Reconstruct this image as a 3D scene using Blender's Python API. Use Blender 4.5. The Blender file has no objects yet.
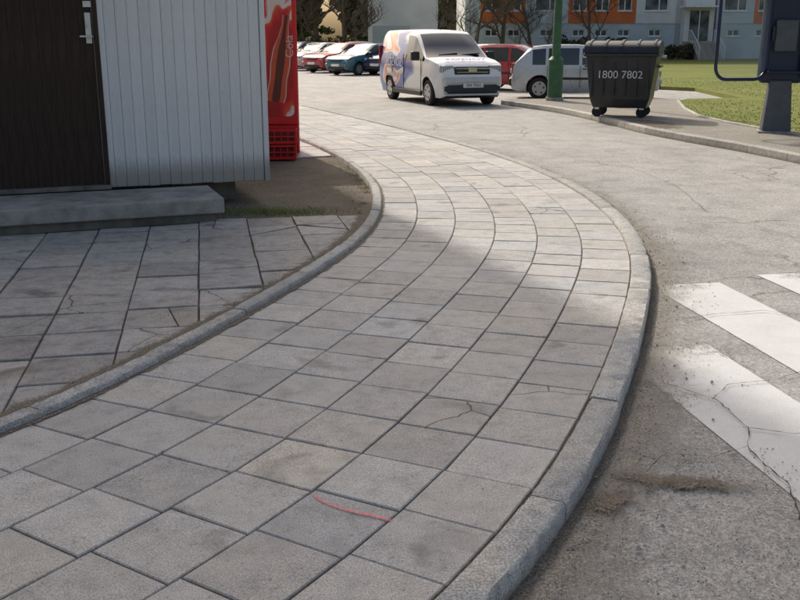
import bpy, bmesh, math, random
from mathutils import Vector, Matrix
import numpy as np
random.seed(7); R=random.random
def U(a,b): return a+(b-a)*R()
scene=bpy.context.scene
COL=scene.collection
# ------------------------------------------------------------------ materials
class M:
    def __init__(s,name,rough=.8,metal=0.,spec=.5,coord='Object'):
        s.m=bpy.data.materials.new(name); s.m.use_nodes=True
        s.n=s.m.node_tree.nodes; s.l=s.m.node_tree.links
        s.b=s.n['Principled BSDF']; s.out=s.n['Material Output']
        s.b.inputs['Roughness'].default_value=rough
        s.b.inputs['Metallic'].default_value=metal
        s.b.inputs['Specular IOR Level'].default_value=spec
        s.tc=s.n.new('ShaderNodeTexCoord').outputs[coord]
    def lk(s,a,b): s.l.new(a,b)
    def setin(s,sock,v):
        if isinstance(v,bpy.types.NodeSocket): s.lk(v,sock)
        else:
            if isinstance(v,(tuple,list)) and len(v)==3 and sock.type=='RGBA': v=(*v,1)
            sock.default_value=v
    def map(s,scale=(1,1,1),rot=(0,0,0),loc=(0,0,0)):
        n=s.n.new('ShaderNodeMapping'); s.lk(s.tc,n.inputs[0])
        n.inputs['Scale'].default_value=scale;n.inputs['Rotation'].default_value=rot;n.inputs['Location'].default_value=loc
        return n.outputs[0]
    def noise(s,scale,detail=3,rough=.6,vec=None,dist=0.):
        n=s.n.new('ShaderNodeTexNoise'); s.lk(vec or s.tc,n.inputs['Vector'])
        n.inputs['Scale'].default_value=scale;n.inputs['Detail'].default_value=detail
        n.inputs['Roughness'].default_value=rough;n.inputs['Distortion'].default_value=dist
        return n.outputs[0]
    def voro(s,scale,feat='F1',vec=None,out=0,rand=1.):
        n=s.n.new('ShaderNodeTexVoronoi'); n.feature=feat; s.lk(vec or s.tc,n.inputs['Vector'])
        n.inputs['Scale'].default_value=scale;n.inputs['Randomness'].default_value=rand
        return n.outputs[out]
    def wave(s,scale,dist=0,vec=None,dirn='X',detail=2,prof='SIN'):
        n=s.n.new('ShaderNodeTexWave'); s.lk(vec or s.tc,n.inputs['Vector']); n.bands_direction=dirn; n.wave_profile=prof
        n.inputs['Scale'].default_value=scale;n.inputs['Distortion'].default_value=dist;n.inputs['Detail'].default_value=detail
        return n.outputs[1]
    def ramp(s,fac,stops,interp='LINEAR'):
        n=s.n.new('ShaderNodeValToRGB'); s.lk(fac,n.inputs[0]); n.color_ramp.interpolation=interp
        e=n.color_ramp.elements
        while len(e)<len(stops): e.new(.5)
        for i,(p,c) in enumerate(stops):
            e[i].position=p
            if not isinstance(c,(tuple,list)): c=(c,c,c)
            e[i].color=(*c,1) if len(c)==3 else c
        return n.outputs[0]
    def mix(s,fac,a,b,blend='MIX'):
        n=s.n.new('ShaderNodeMix'); n.data_type='RGBA'; n.blend_type=blend
        s.setin(n.inputs[0],fac); s.setin(n.inputs[6],a); s.setin(n.inputs[7],b)
        return n.outputs[2]
    def math(s,op,a,b=0.,clamp=False):
        n=s.n.new('ShaderNodeMath'); n.operation=op; n.use_clamp=clamp
        s.setin(n.inputs[0],a); s.setin(n.inputs[1],b); return n.outputs[0]
    def attr(s,name,out='Color'):
        n=s.n.new('ShaderNodeAttribute'); n.attribute_name=name; return n.outputs[out]
    def sep(s,i):
        n=s.n.new('ShaderNodeSeparateXYZ'); s.lk(s.tc,n.inputs[0]); return n.outputs[i]
    def col(s,v): s.setin(s.b.inputs['Base Color'],v); return s
    def rough(s,v): s.setin(s.b.inputs['Roughness'],v)
    def bump(s,h,strength=.3,dist=.01):
        n=s.n.new('ShaderNodeBump'); s.lk(h,n.inputs['Height']); n.inputs['Strength'].default_value=strength
        n.inputs['Distance'].default_value=dist; s.lk(n.outputs[0],s.b.inputs['Normal'])
    def alpha(s,fac):
        t=s.n.new('ShaderNodeBsdfTransparent'); x=s.n.new('ShaderNodeMixShader')
        s.lk(fac,x.inputs[0]); s.lk(t.outputs[0],x.inputs[1]); s.lk(s.b.outputs[0],x.inputs[2]); s.lk(x.outputs[0],s.out.inputs[0])
def plain(name,c,rough=.6,metal=0.,var=.12,sc=6.,spec=.5,bump=0.):
    m=M(name,rough,metal,spec); f=m.noise(sc,3)
    m.col(m.ramp(f,[(.3,tuple(x*(1-var) for x in c)),(.7,tuple(min(1,x*(1+var)) for x in c))]))
    if bump: m.bump(m.noise(sc*8,2),bump,.01)
    return m.m
# ------------------------------------------------------------------ mesh helpers
def link(o,parent=None):
    COL.objects.link(o)
    if parent: o.parent=parent
    return o
def mobj(name,v,f,mats,parent=None,mi=None,smooth=False,sharp=35):
    me=bpy.data.meshes.new(name); me.from_pydata([tuple(p) for p in v],[],f); me.update()
    if not isinstance(mats,(list,tuple)): mats=[mats]
    for m in mats: me.materials.append(m)
    if mi is not None: me.polygons.foreach_set('material_index',mi)
    if smooth: smoothmesh(me,sharp)
    return link(bpy.data.objects.new(name,me),parent)
def smoothmesh(me,ang=35):
    bm=bmesh.new(); bm.from_mesh(me)
    for f in bm.faces: f.smooth=True
    for e in bm.edges:
        if len(e.link_faces)==2: e.smooth = e.calc_face_angle(0)<math.radians(ang)
    bm.to_mesh(me); bm.free()
def empty(name,loc=(0,0,0),rz=0,sc=1):
    o=bpy.data.objects.new(name,None); o.location=loc; o.rotation_euler=(0,0,rz); o.scale=(sc,sc,sc); o.empty_display_size=.2
    return link(o)
def box(name,c,s,mat,parent=None,rot=(0,0,0),bevel=0.):
    x,y,z=[k/2 for k in s]
    v=[(-x,-y,-z),(x,-y,-z),(x,y,-z),(-x,y,-z),(-x,-y,z),(x,-y,z),(x,y,z),(-x,y,z)]
    f=[(0,3,2,1),(4,5,6,7),(0,1,5,4),(1,2,6,5),(2,3,7,6),(3,0,4,7)]
    o=mobj(name,v,f,mat,parent); o.location=c; o.rotation_euler=rot
    if bevel:
        b=o.modifiers.new('b','BEVEL'); b.width=bevel; b.segments=2
    return o
def cyl(name,c,r,h,mat,parent=None,rot=(0,0,0),r2=None,n=20):
    r2=r if r2 is None else r2
    v=[(r*math.cos(2*math.pi*i/n),r*math.sin(2*math.pi*i/n),-h/2) for i in range(n)]+[(r2*math.cos(2*math.pi*i/n),r2*math.sin(2*math.pi*i/n),h/2) for i in range(n)]
    f=[(i,(i+1)%n,n+(i+1)%n,n+i) for i in range(n)]+[tuple(range(n-1,-1,-1)),tuple(range(n,2*n))]
    o=mobj(name,v,f,mat,parent,smooth=True); o.location=c; o.rotation_euler=rot; return o
def prism(name,pts,z0,z1,mat,parent=None):
    bm=bmesh.new(); 
    t=[bm.verts.new((x,y,z1)) for x,y in pts]; b=[bm.verts.new((x,y,z0)) for x,y in pts]
    f=bm.faces.new(t); f.normal_update()
    if f.normal.z<0: f.normal_flip()
    n=len(pts)
    for i in range(n): bm.faces.new((t[i],t[(i+1)%n],b[(i+1)%n],b[i]))
    bmesh.ops.triangulate(bm,faces=[f])
    me=bpy.data.meshes.new(name); bm.to_mesh(me); bm.free(); me.materials.append(mat)
    return link(bpy.data.objects.new(name,me),parent)
def text(name,s,loc,rot,size,mat,parent,ext=.002,align='CENTER'):
    c=bpy.data.curves.new(name,'FONT'); c.body=s; c.size=size; c.extrude=ext; c.align_x=align; c.align_y='CENTER'
    c.materials.append(mat); o=bpy.data.objects.new(name,c); o.location=loc; o.rotation_euler=rot
    return link(o,parent)
def tube(name,paths,mat,parent=None,n=6):
    V=[];F=[]
    for pts in paths:
        base=len(V)
        for i,(p,r) in enumerate(pts):
            p=Vector(p)
            a=Vector(pts[max(0,i-1)][0]); b=Vector(pts[min(len(pts)-1,i+1)][0]); d=(b-a).normalized()
            up=Vector((0,0,1)) if abs(d.z)<.9 else Vector((1,0,0))
            s1=d.cross(up).normalized(); s2=d.cross(s1)
            for k in range(n):
                a_=2*math.pi*k/n; V.append(p+s1*math.cos(a_)*r+s2*math.sin(a_)*r)
        for i in range(len(pts)-1):
            for k in range(n):
                F.append((base+i*n+k,base+i*n+(k+1)%n,base+(i+1)*n+(k+1)%n,base+(i+1)*n+k))
    return mobj(name,V,F,mat,parent,smooth=True,sharp=80)
def fcol(o,name,vals):
    me=o.data; a=me.color_attributes.new(name,'FLOAT_COLOR','CORNER')
    arr=np.ones((len(me.loops),4),dtype=np.float32)
    for p in me.polygons:
        arr[p.loop_start:p.loop_start+p.loop_total]=vals[p.index]
    a.data.foreach_set('color',arr.ravel())

# ------------------------------------------------------------------ ground materials
def slab_mat(name,base,warm,dirty=.45):
    m=M(name,.8,spec=.35)
    tint=m.attr('tint'); 
    big=m.noise(1.1,4,.65); mid=m.noise(9,4,.7); fine=m.noise(200,1,.6)
    c=m.mix(m.ramp(big,[(.38,0.),(.62,1.)]),base,warm)
    c=m.mix(dirty,c,m.ramp(mid,[(.28,.55),(.5,1.),(.75,1.3)]),'MULTIPLY')
    c=m.mix(.75,c,m.ramp(fine,[(.3,.6),(.5,1.05),(.7,1.5)]),'MULTIPLY')
    c=m.mix(1.,c,tint,'MULTIPLY')
    st=m.noise(3.1,3,.5,dist=.6); c=m.mix(m.ramp(st,[(.60,0.),(.72,dirty)]),c,(.15,.13,.105))
    pit=m.noise(55,2,.5); c=m.mix(m.ramp(pit,[(.64,0.),(.72,.5)]),c,(.13,.12,.105))
    nz=m.n.new('ShaderNodeTexNoise'); m.lk(m.tc,nz.inputs['Vector']); nz.inputs['Scale'].default_value=6
    wv=m.mix(.08,m.tc,nz.outputs[1],'ADD')
    cr=m.voro(2.2,'DISTANCE_TO_EDGE',vec=wv); cm=m.ramp(cr,[(.0,1.),(.012,0.)])
    cm=m.math('MULTIPLY',cm,m.attr('crk','Fac')); c=m.mix(cm,c,(.06,.055,.046))
    m.col(c)
    h=m.math('ADD',m.math('MULTIPLY',fine,.5),m.math('MULTIPLY',mid,.7))
    m.bump(h,.5,.006); return m.m
m_slab=slab_mat('paving_concrete',(.455,.435,.40),(.475,.445,.395),.5)
m_slab2=slab_mat('old_paving_concrete',(.35,.33,.30),(.38,.34,.29),.75)
def kerbm():
    m=M('kerb_concrete',.9,spec=.25)
    a=m.noise(2.2,3); f=m.noise(130,2,.7); g=m.noise(14,4,.7)
    c=m.mix(m.ramp(a,[(.3,0.),(.7,1.)]),(.48,.46,.42),(.50,.47,.41))
    c=m.mix(.85,c,m.ramp(f,[(.3,.45),(.5,1.),(.7,1.6)]),'MULTIPLY')
    c=m.mix(.6,c,m.ramp(g,[(.3,.55),(.6,1.15)]),'MULTIPLY'); c=m.mix(1.,c,m.attr('tint'),'MULTIPLY')
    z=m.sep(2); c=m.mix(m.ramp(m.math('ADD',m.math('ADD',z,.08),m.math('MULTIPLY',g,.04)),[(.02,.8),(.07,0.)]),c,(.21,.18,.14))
    m.col(c); m.bump(m.math('ADD',f,g),.6,.010); return m.m
m_kerb=kerbm()
def dirtm(name,c1,c2,green=0.):
    m=M(name,.97,spec=.15)
    a=m.noise(1.6,4,.7); f=m.noise(70,3,.7)
    c=m.mix(m.ramp(a,[(.3,0.),(.7,1.)]),c1,c2); c=m.mix(.9,c,m.ramp(f,[(.3,.4),(.5,1.),(.72,1.6)]),'MULTIPLY')
    if green: c=m.mix(m.ramp(m.noise(2.8,4,.7),[(.5,0.),(.62,green)]),c,(.09,.10,.03))
    m.col(c); m.bump(f,.9,.02); return m.m
m_dirt=dirtm('bare_earth',(.17,.14,.105),(.25,.21,.16),.25)
m_joint=dirtm('joint_sand',(.13,.11,.09),(.22,.19,.15),.2)
def asphalt():
    m=M('worn_asphalt',.85,spec=.35)
    big=m.noise(.35,4,.6); med=m.noise(2.4,4,.68); f=m.noise(170,2,.6); ag2=m.voro(75,'F1',out=1)
    c=m.mix(m.ramp(big,[(.35,0.),(.65,1.)]),(.36,.345,.315),(.42,.40,.36))
    c=m.mix(.6,c,m.ramp(med,[(.3,.62),(.5,1.),(.7,1.22)]),'MULTIPLY')
    c=m.mix(.85,c,m.ramp(f,[(.3,.5),(.5,1.),(.7,1.55)]),'MULTIPLY')
    g=m.n.new('ShaderNodeRGBToBW'); m.lk(ag2,g.inputs[0])
    c=m.mix(.45,c,m.ramp(g.outputs[0],[(.15,.5),(.5,1.),(.85,1.5)]),'MULTIPLY')
    st=m.noise(.9,3,.5,vec=m.map((1,.25,1))); c=m.mix(m.ramp(st,[(.55,0.),(.75,.25)]),c,(.18,.17,.155))
    nv=m.n.new('ShaderNodeTexNoise'); m.lk(m.tc,nv.inputs['Vector']); nv.inputs['Scale'].default_value=3.; nv.inputs['Detail'].default_value=3
    wv=m.mix(.35,m.tc,nv.outputs[1],'ADD')
    cr=m.voro(.42,'DISTANCE_TO_EDGE',vec=wv); cm=m.ramp(cr,[(.0,1.),(.006,0.)])
    cm=m.math('MULTIPLY',cm,m.ramp(big,[(.42,0.),(.52,.7)])); c=m.mix(cm,c,(.08,.072,.06))
    m.col(c); m.bump(f,.7,.006); return m.m
m_asph=asphalt()
def grassm():
    m=M('lawn_grass',.95,spec=.1)
    a=m.noise(.25,4,.6); b=m.noise(2.2,4,.75); f=m.noise(40,3,.8,vec=m.map((1,.5,1)))
    c=m.mix(m.ramp(a,[(.35,0.),(.65,1.)]),(.13,.18,.033),(.20,.21,.058))
    c=m.mix(m.ramp(b,[(.45,0.),(.7,.7)]),c,(.25,.215,.09))
    c=m.mix(.8,c,m.ramp(f,[(.3,.55),(.5,1.),(.72,1.5)]),'MULTIPLY'); m.col(c)
    m.bump(f,.4,.02); return m.m
m_grass=grassm()

# ------------------------------------------------------------------ path curve
raw=[(-3.6,-2.2),(-2.2,-.75),(-1.0,.55),(-.22,1.62),(.27,2.33),(.56,2.83),(.74,3.28),(.95,3.8),(1.15,4.38),(1.37,5.06),(1.60,5.84),(1.77,6.49),(1.88,7.13),(1.97,8.01),(1.98,8.99),(1.94,9.94),(1.82,10.94),(1.54,12.35),(1.13,13.90),(.64,15.38),(0.,17.20),(-.76,19.23),(-1.53,21.16),(-2.45,23.52),(-3.6,26.2),(-5.2,29.3),(-8,33.5)]
def catmull(P,n=20):
    out=[]
    for i in range(len(P)-1):
        p0=P[max(i-1,0)];p1=P[i];p2=P[i+1];p3=P[min(i+2,len(P)-1)]
        for k in range(n):
            t=k/n
            out.append(tuple(.5*((2*p1[j])+(-p0[j]+p2[j])*t+(2*p0[j]-5*p1[j]+4*p2[j]-p3[j])*t*t+(-p0[j]+3*p1[j]-3*p2[j]+p3[j])*t**3) for j in (0,1)))
    out.append(P[-1]); return out
def resample(P,ds):
    P=np.array(P); d=np.r_[0,np.cumsum(np.hypot(*np.diff(P,axis=0).T))]
    s=np.arange(0,d[-1],ds); return np.c_[np.interp(s,d,P[:,0]),np.interp(s,d,P[:,1])]
C=resample(catmull(raw),.05)
for _ in range(260):
    C[1:-1]=.25*C[:-2]+.5*C[1:-1]+.25*C[2:]
C=resample(C,.05)
T=np.gradient(C,axis=0); T/=np.hypot(T[:,0],T[:,1])[:,None]; N=np.c_[-T[:,1],T[:,0]]
SA=np.arange(len(C))*.05
def at(s,d):
    x=np.interp(s,SA,C[:,0]);y=np.interp(s,SA,C[:,1]);nx=np.interp(s,SA,N[:,0]);ny=np.interp(s,SA,N[:,1])
    return (x+nx*d,y+ny*d)
def s_at(p): return SA[np.argmin(np.hypot(C[:,0]-p[0],C[:,1]-p[1]))]
KW=.13; TW=.336; NC=6; PW=KW+TW*NC
SMAX=SA[-1]; S0=s_at((.56,2.9))
# ------------------------------------------------------------------ ground sheets
def sheet(name,x0,x1,y0,y1,z,mat):
    return mobj(name,[(x0,y0,z),(x1,y0,z),(x1,y1,z),(x0,y1,z)],[(0,1,2,3)],mat)
sheet('ground',-600,600,-400,900,-.12,m_grass)
sheet('road',-60,40,-12,62,-.08,m_asph)
ss=np.arange(0,SMAX,.2)
base=[at(s,.05) for s in ss]+[at(s,PW+.03) for s in ss[::-1]]
prism('pavement_base',base,-.2,-.008,m_joint)
left=[at(s,PW+.03) for s in ss if at(s,0)[1]<30]
prism('earth_plot',left+[(-30,30),(-30,-4)],-.2,-.018,m_dirt)

# tiles ------------------------------------------------------------
class Tiles:
    def __init__(s): s.V=[];s.F=[];s.c=[];s.k=[]
    def add(s,q,z=0.,gap=.004,ch=.005,tint=(1,1,1),crk=0.,tilt=.0018,dep=.03):
        q=[Vector((a[0],a[1],0)) for a in q]; n=len(q); cen=sum(q,Vector())/n
        ax,ay=U(-tilt,tilt)*4,U(-tilt,tilt)*4; dz=U(-tilt,tilt)
        def ins(d):
            o=[]
            for i in range(n):
                a=q[i-1];b=q[i];c=q[(i+1)%n]
                e1=(b-a).normalized();e2=(c-b).normalized()
                n1=Vector((-e1.y,e1.x,0));n2=Vector((-e2.y,e2.x,0)); m=(n1+n2); 
                if m.length<1e-4: m=n1
                m.normalize(); k=d*U(.6,1.5)/max(.4,m.dot(n1)); o.append(b+m*k)
            return o
        if sum((q[i-1].cross(q[i])).z for i in range(n))<0: q=q[::-1]
        b=len(s.V)
        o1=ins(gap); o2=[p+(cen-p).normalized()*ch for p in o1]
        for p in o2: s.V.append((p.x,p.y,z+dz+(p.x-cen.x)*ax+(p.y-cen.y)*ay))
        for p in o1: s.V.append((p.x,p.y,z-ch*.8+dz+(p.x-cen.x)*ax+(p.y-cen.y)*ay))
        for p in o1: s.V.append((p.x,p.y,z-dep))
        fs=[tuple(b+i for i in range(n))]
        for i in range(n):
            j=(i+1)%n; fs.append((b+n+i,b+n+j,b+j,b+i)); fs.append((b+2*n+i,b+2*n+j,b+n+j,b+n+i))
        s.F+=fs; s.c+=[(*tint,1)]*len(fs); s.k+=[(crk,crk,crk,1)]*len(fs)
    def obj(s,name,mat):
        o=mobj(name,s.V,s.F,mat); fcol(o,'tint',s.c); fcol(o,'crk',s.k); return o
def rtint(v=.065):
    g=random.gauss(1,v); g=max(.8,min(1.15,g)); w=random.gauss(0,.010)
    return (g*(1+w),g,g*(1-w*1.5))
tl=Tiles()
for k in range(NC):
    d0=KW+.003+k*TW; d1=d0+TW; dm=(d0+d1)/2
    cen=np.array([at(s,dm) for s in SA]); cl=np.r_[0,np.cumsum(np.hypot(*np.diff(cen,axis=0).T))]
    a0=np.interp(S0+.06,SA,cl); n0=int(a0//TW); 
    ls=[a0+(i-n0)*TW for i in range(int((cl[-1])/TW))]
    for i in range(len(ls)-1):
        if ls[i]<0 or ls[i+1]>cl[-1]: continue
        sa=np.interp(ls[i],cl,SA); sb=np.interp(ls[i+1],cl,SA)
        if at(sa,0)[1]>30: continue
        t=rtint()
        if R()<.05: t=(t[0]*.88,t[1]*.90,t[2]*.93)
        if R()<.04: t=(t[0]*1.07,t[1]*1.04,t[2]*.98)
        tl.add([at(sa,d0),at(sb,d0),at(sb,d1),at(sa,d1)],tint=t,crk=1. if R()<.008 else 0.,gap=.0034)
tl.obj('pavement',m_slab)
# kerbs --------------------------------------------------------------
def kerb(name,d0,w,top,s_start,L,ssmax,seed,ch=.014):
    V=[];F=[];c=[]; s=s_start
    while s<ssmax:
        e=min(s+L,ssmax); jz=U(-.004,.004); jd=U(-.005,.005); tt=rtint(.08); nb=20; b=len(V)
        if at(s,0)[1]>31: break
        prof=[(0,-.25),(0,top-ch),(ch*.8,top-.001),(w-ch*.6,top),(w,top-ch*.8),(w,-.25)]
        for i in range(nb+1):
            q=s+.004+(e-s-.008)*i/nb; zz=-.004 if i in(0,nb) else 0
            chip=U(.004,.012) if R()<.08 else 0
            for j,(d,z) in enumerate(prof):
                dd=chip if j==1 else (chip*1.2 if j==2 else 0)
                p=at(q,d0+d+jd+dd*.8+U(-.002,.002)); V.append((p[0],p[1],z+jz-(chip*.6 if j in(1,2) else 0)+(zz if z>-.1 else 0)+U(-.0015,.0015)))
        np_=len(prof)
        fs=[]
        for i in range(nb):
            for j in range(np_-1): fs.append((b+i*np_+j,b+(i+1)*np_+j,b+(i+1)*np_+j+1,b+i*np_+j+1))
        fs.append(tuple(b+j for j in range(np_))); fs.append(tuple(b+nb*np_+j for j in range(np_-1,-1,-1)))
        F+=fs; c+=[(*tt,1)]*len(fs); s=e
    o=mobj(name,V,F,m_kerb); fcol(o,'tint',c)
    bm=bmesh.new(); bm.from_mesh(o.data); bmesh.ops.recalc_face_normals(bm,faces=bm.faces); bm.to_mesh(o.data); bm.free()
    smoothmesh(o.data,50); return o
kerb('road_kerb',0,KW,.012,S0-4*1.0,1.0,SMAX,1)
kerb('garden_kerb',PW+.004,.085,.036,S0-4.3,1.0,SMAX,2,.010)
# old forecourt paving -----------------------------------------------
u=Vector((.935,.355)).normalized(); v=Vector((-u.y,u.x))
lk=[Vector(at(s,PW+.10)) for s in np.arange(0,SMAX,.1)]
def clip(poly,a,n):
    out=[]
    for i in range(len(poly)):
        p=poly[i];q=poly[(i+1)%len(poly)]; dp=(p-a).dot(n);dq=(q-a).dot(n)
        if dp>=0: out.append(p)
        if dp*dq<0: out.append(p+(q-p)*(dp/(dp-dq)))
    return out
def clipkerb(poly):
    cen=sum(poly,Vector((0,0)))/len(poly)
    best=min(range(1,len(lk)-1),key=lambda i:(lk[i]-cen).length)
    a=lk[best]; t=(lk[best+1]-lk[best-1]).normalized(); return clip(poly,a,Vector((-t.y,t.x)))
g1=Vector((math.cos(.20),math.sin(.20))); g2=Vector((-g1.y,g1.x))
t2=Tiles(); O=Vector((-.95,8.25)); S=.40
for i in range(-18,7):
    for j in range(-22,0):
        a=O+g1*(i*S)+g2*(j*S)
        poly=clipkerb([a,a+g1*S,a+g1*S+g2*S,a+g2*S])
        if len(poly)<3: continue
        poly=clip(poly,Vector((-1.50,8.03)),-v) if sum(p.x for p in poly)/len(poly)<-1.5 else poly
        if len(poly)<3: continue
        ar=abs(sum(poly[k-1].x*poly[k].y-poly[k].x*poly[k-1].y for k in range(len(poly))))/2
        if ar<.01: continue
        cen=sum(poly,Vector((0,0)))/len(poly)
        if R()<.14 and ar>.12:
            ang=U(0,3.14); n=Vector((math.cos(ang),math.sin(ang))); a0=cen+Vector((U(-.08,.08),U(-.08,.08)))
            for nn in (n,-n):
                q=clip(poly,a0,nn)
                if len(q)>=3: t2.add(q,z=U(-.003,.003),tint=rtint(.08),tilt=.004,gap=.003)
        else: t2.add(poly,z=U(-.003,.003),tint=rtint(.09),crk=1. if R()<.15 else 0.,tilt=.004,gap=.006)
t2.obj('forecourt_paving',m_slab2)
t3=Tiles()
O3=Vector((-2.6,12.2))
for i in range(0,8):
    for j in range(0,6):
        a=O3+u*(i*.4)+v*(j*.4); poly=clipkerb([a,a+u*.4,a+u*.4+v*.4,a+v*.4])
        if len(poly)>=3:
            ar=abs(sum(poly[k-1].x*poly[k].y-poly[k].x*poly[k-1].y for k in range(len(poly))))/2
            if ar>.02: t3.add(poly,z=.0,tint=rtint(),gap=.005)
t3.obj('apron_paving',m_slab)

# ------------------------------------------------------------------ zebra crossing
def paintm():
    m=M('worn_white_paint',.7,spec=.3)
    f=m.noise(120,2,.7); a=m.noise(4,6,.8); b=m.noise(1.2,2)
    c=m.mix(m.ramp(a,[(.3,0.),(.7,1.)]),(.70,.68,.63),(.82,.81,.77)); c=m.mix(.4,c,m.ramp(f,[(.3,.65),(.6,1.1)]),'MULTIPLY'); m.col(c)
    s=m.math('ADD',m.math('MULTIPLY',f,.45),m.math('ADD',m.math('MULTIPLY',a,.75),m.math('MULTIPLY',b,.35)))
    s=m.math('ADD',s,m.math('MULTIPLY',m.attr('core','Fac'),.16))
    m.alpha(m.ramp(s,[(.68,.0),(.79,.93)])); m.bump(f,.3,.004); return m.m
m_paint=paintm()
zc=empty('zebra_crossing')
zd=Vector((.17,-.985)).normalized(); zn=Vector((-zd.y,zd.x))
for i,(x,y,w,L) in enumerate([(1.12,4.76,.54,4.2),(1.66,6.12,.50,5.5),(2.48,6.42,.50,5.6),(3.38,6.6,.48,5.6),(4.25,6.85,.48,5.6)]):
    p=Vector((x,y)); n=12; V=[];F=[];fv=[]
    for k in range(n+1):
        q=p+zd*(L*k/n)
        for e,f in ((0,.3),(.03,1.),(w-.03,1.),(w,.3)):
            V.append((q.x+zn.x*e,q.y+zn.y*e,-.0755)); fv.append(f if 0<k<n else 0.)
    for k in range(n):
        for j in range(3): F.append((4*k+j,4*k+4+j,4*k+5+j,4*k+1+j))
    o=mobj('stripe_%d'%(i+1),V,F,m_paint,zc); a=o.data.attributes.new('core','FLOAT','POINT'); a.data.foreach_set('value',fv)
# ------------------------------------------------------------------ loose dirt, cracks
def loosem(name,c1,c2,lo=.42,hi=.56,amp=.55):
    m=M(name,.97,spec=.1); f=m.noise(110,2,.7); a=m.noise(6,6,.8)
    c=m.mix(m.ramp(a,[(.3,0.),(.7,1.)]),c1,c2); c=m.mix(.9,c,m.ramp(f,[(.3,.4),(.5,1.),(.7,1.6)]),'MULTIPLY'); m.col(c)
    s=m.math('ADD',m.math('MULTIPLY',m.attr('fade','Fac'),amp),m.math('ADD',m.math('MULTIPLY',a,.6),m.math('MULTIPLY',f,.25)))
    m.alpha(m.ramp(s,[(lo,0.),(hi,1.)])); m.bump(f,.8,.01); return m.m
m_loose=loosem('loose_dirt',(.17,.14,.105),(.25,.21,.16),.72,.82)
m_sand=loosem('sandy_dust',(.33,.29,.23),(.43,.385,.31),.60,1.0)
def fadeobj(name,V,F,fv,mat,parent=None):
    o=mobj(name,V,F,mat,parent); a=o.data.attributes.new('fade','FLOAT','POINT'); a.data.foreach_set('value',fv); return o
def ribbon(name,d_in,d_out,z,mat,s0,s1):
    V=[];F=[];fv=[]; S_=np.arange(s0,s1,.15)
    for s in S_:
        for d,f in ((d_in,1.),(d_in+(d_out-d_in)*.3,.5),(d_out,0.)):
            p=at(s,d); V.append((p[0],p[1],z)); fv.append(f)
    for i in range(len(S_)-1):
        for j in (0,1): F.append((3*i+j,3*i+j+1,3*i+j+4,3*i+j+3))
    return fadeobj(name,V,F,fv,mat)
ribbon('gutter_sand',-.002,-.60,-.0725,m_sand,0,SMAX-4)
ribbon('gutter_dirt',-.002,-.15,-.0705,m_loose,0,SMAX-4)
ribbon('pavement_edge_dirt',PW+.002,PW-.12,.0055,m_loose,S0-3,SMAX-8)
ribbon('forecourt_edge_dirt',PW+.088,PW+.50,.0085,m_loose,S0-3,s_at((1.9,9.6)))
def patch(name,c,rx,ry,rot,z,mat,n=28,k=1.):
    V=[(c[0],c[1],z)];F=[];fv=[k]
    for i in range(n):
        a=2*math.pi*i/n; x=rx*math.cos(a);y=ry*math.sin(a)
        V.append((c[0]+x*math.cos(rot)-y*math.sin(rot),c[1]+x*math.sin(rot)+y*math.cos(rot),z)); fv.append(0)
        F.append((0,1+i,1+(i+1)%n))
    return fadeobj(name,V,F,fv,mat)
patch('road_dirt',(1.02,3.20),.75,.22,-.14,-.0685,m_loose,k=.9)
patch('road_dirt',(.74,3.05),.34,.24,.9,-.0665,m_loose,k=.85)
patch('verge_dirt',(4.6,17.6),.9,2.2,.1,.0245,m_loose)
m_crack=plain('crack_dark',(.07,.06,.05),.95)  # dark tone of the road cracks themselves
def crack(pts,w):
    V=[];F=[]; P=resample(pts,.03); P=P+np.cumsum(np.random.RandomState(int(pts[0][0]*100)).normal(0,.004,P.shape),axis=0)
    for i,p in enumerate(P):
        d=P[min(i+1,len(P)-1)]-P[max(i-1,0)]; d/=np.hypot(*d)+1e-9; n=np.array((-d[1],d[0])); ww=w*U(.2,1.2)
        V+= [(*(p+n*ww),-.0645),(*(p-n*ww),-.0645)]
    for i in range(len(P)-1): F.append((2*i,2*i+1,2*i+3,2*i+2))
    return V,F
V=[];F=[]
for pts,w in [([(1.12,4.27),(1.28,4.2),(1.41,4.02),(1.44,3.7),(1.38,3.5),(1.42,3.2),(1.36,2.9)],.0035),([(1.44,3.7),(1.62,3.62),(1.9,3.66),(2.3,3.4)],.003),([(1.41,4.02),(1.55,4.2),(1.8,4.25),(2.2,4.5)],.0025),([(1.38,3.5),(1.22,3.4),(1.05,3.45),(.95,3.3)],.0025),
    ([(1.9,9.3),(2.4,8.9),(3.1,9.1),(4.0,8.7),(5.3,8.9)],.004),([(1.65,5.3),(2.2,5.5),(2.6,5.3),(3.5,5.45),(4.5,5.2)],.003),([(2.9,12.5),(3.1,10.6),(2.9,8.95),(3.3,7.5),(3.2,5.4)],.003),([(.3,17.5),(1.5,17.0),(2.7,17.3),(4.2,16.9)],.006)]:
    a,b=crack(pts,w); o_=len(V); V+=a; F+=[tuple(i+o_ for i in f) for f in b]
mobj('road_cracks',V,F,m_crack)
mp=M('red_marker_paint',.6); mp.col((.85,.13,.17)); mp.alpha(mp.ramp(mp.noise(90,3,.8),[(.36,.2),(.5,.95)]))
V=[];F=[]
mk=resample(catmull([(-.30,2.955),(-.25,2.895),(-.16,2.835),(-.08,2.80),(-.02,2.765)],10),.01)
for i,p in enumerate(mk):
    w=.0065*U(.7,1.2)*min(1,.3+i*.2,.3+(len(mk)-i)*.2); V+=[(p[0],p[1]+w,.0045),(p[0],p[1]-w,.0045)]
for i in range(len(mk)-1): F.append((2*i,2*i+1,2*i+3,2*i+2))
mobj('paint_mark',V,F,mp.m)
m_stone=plain('pebble_stone',(.36,.33,.28),.9,var=.5,sc=30)
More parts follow.
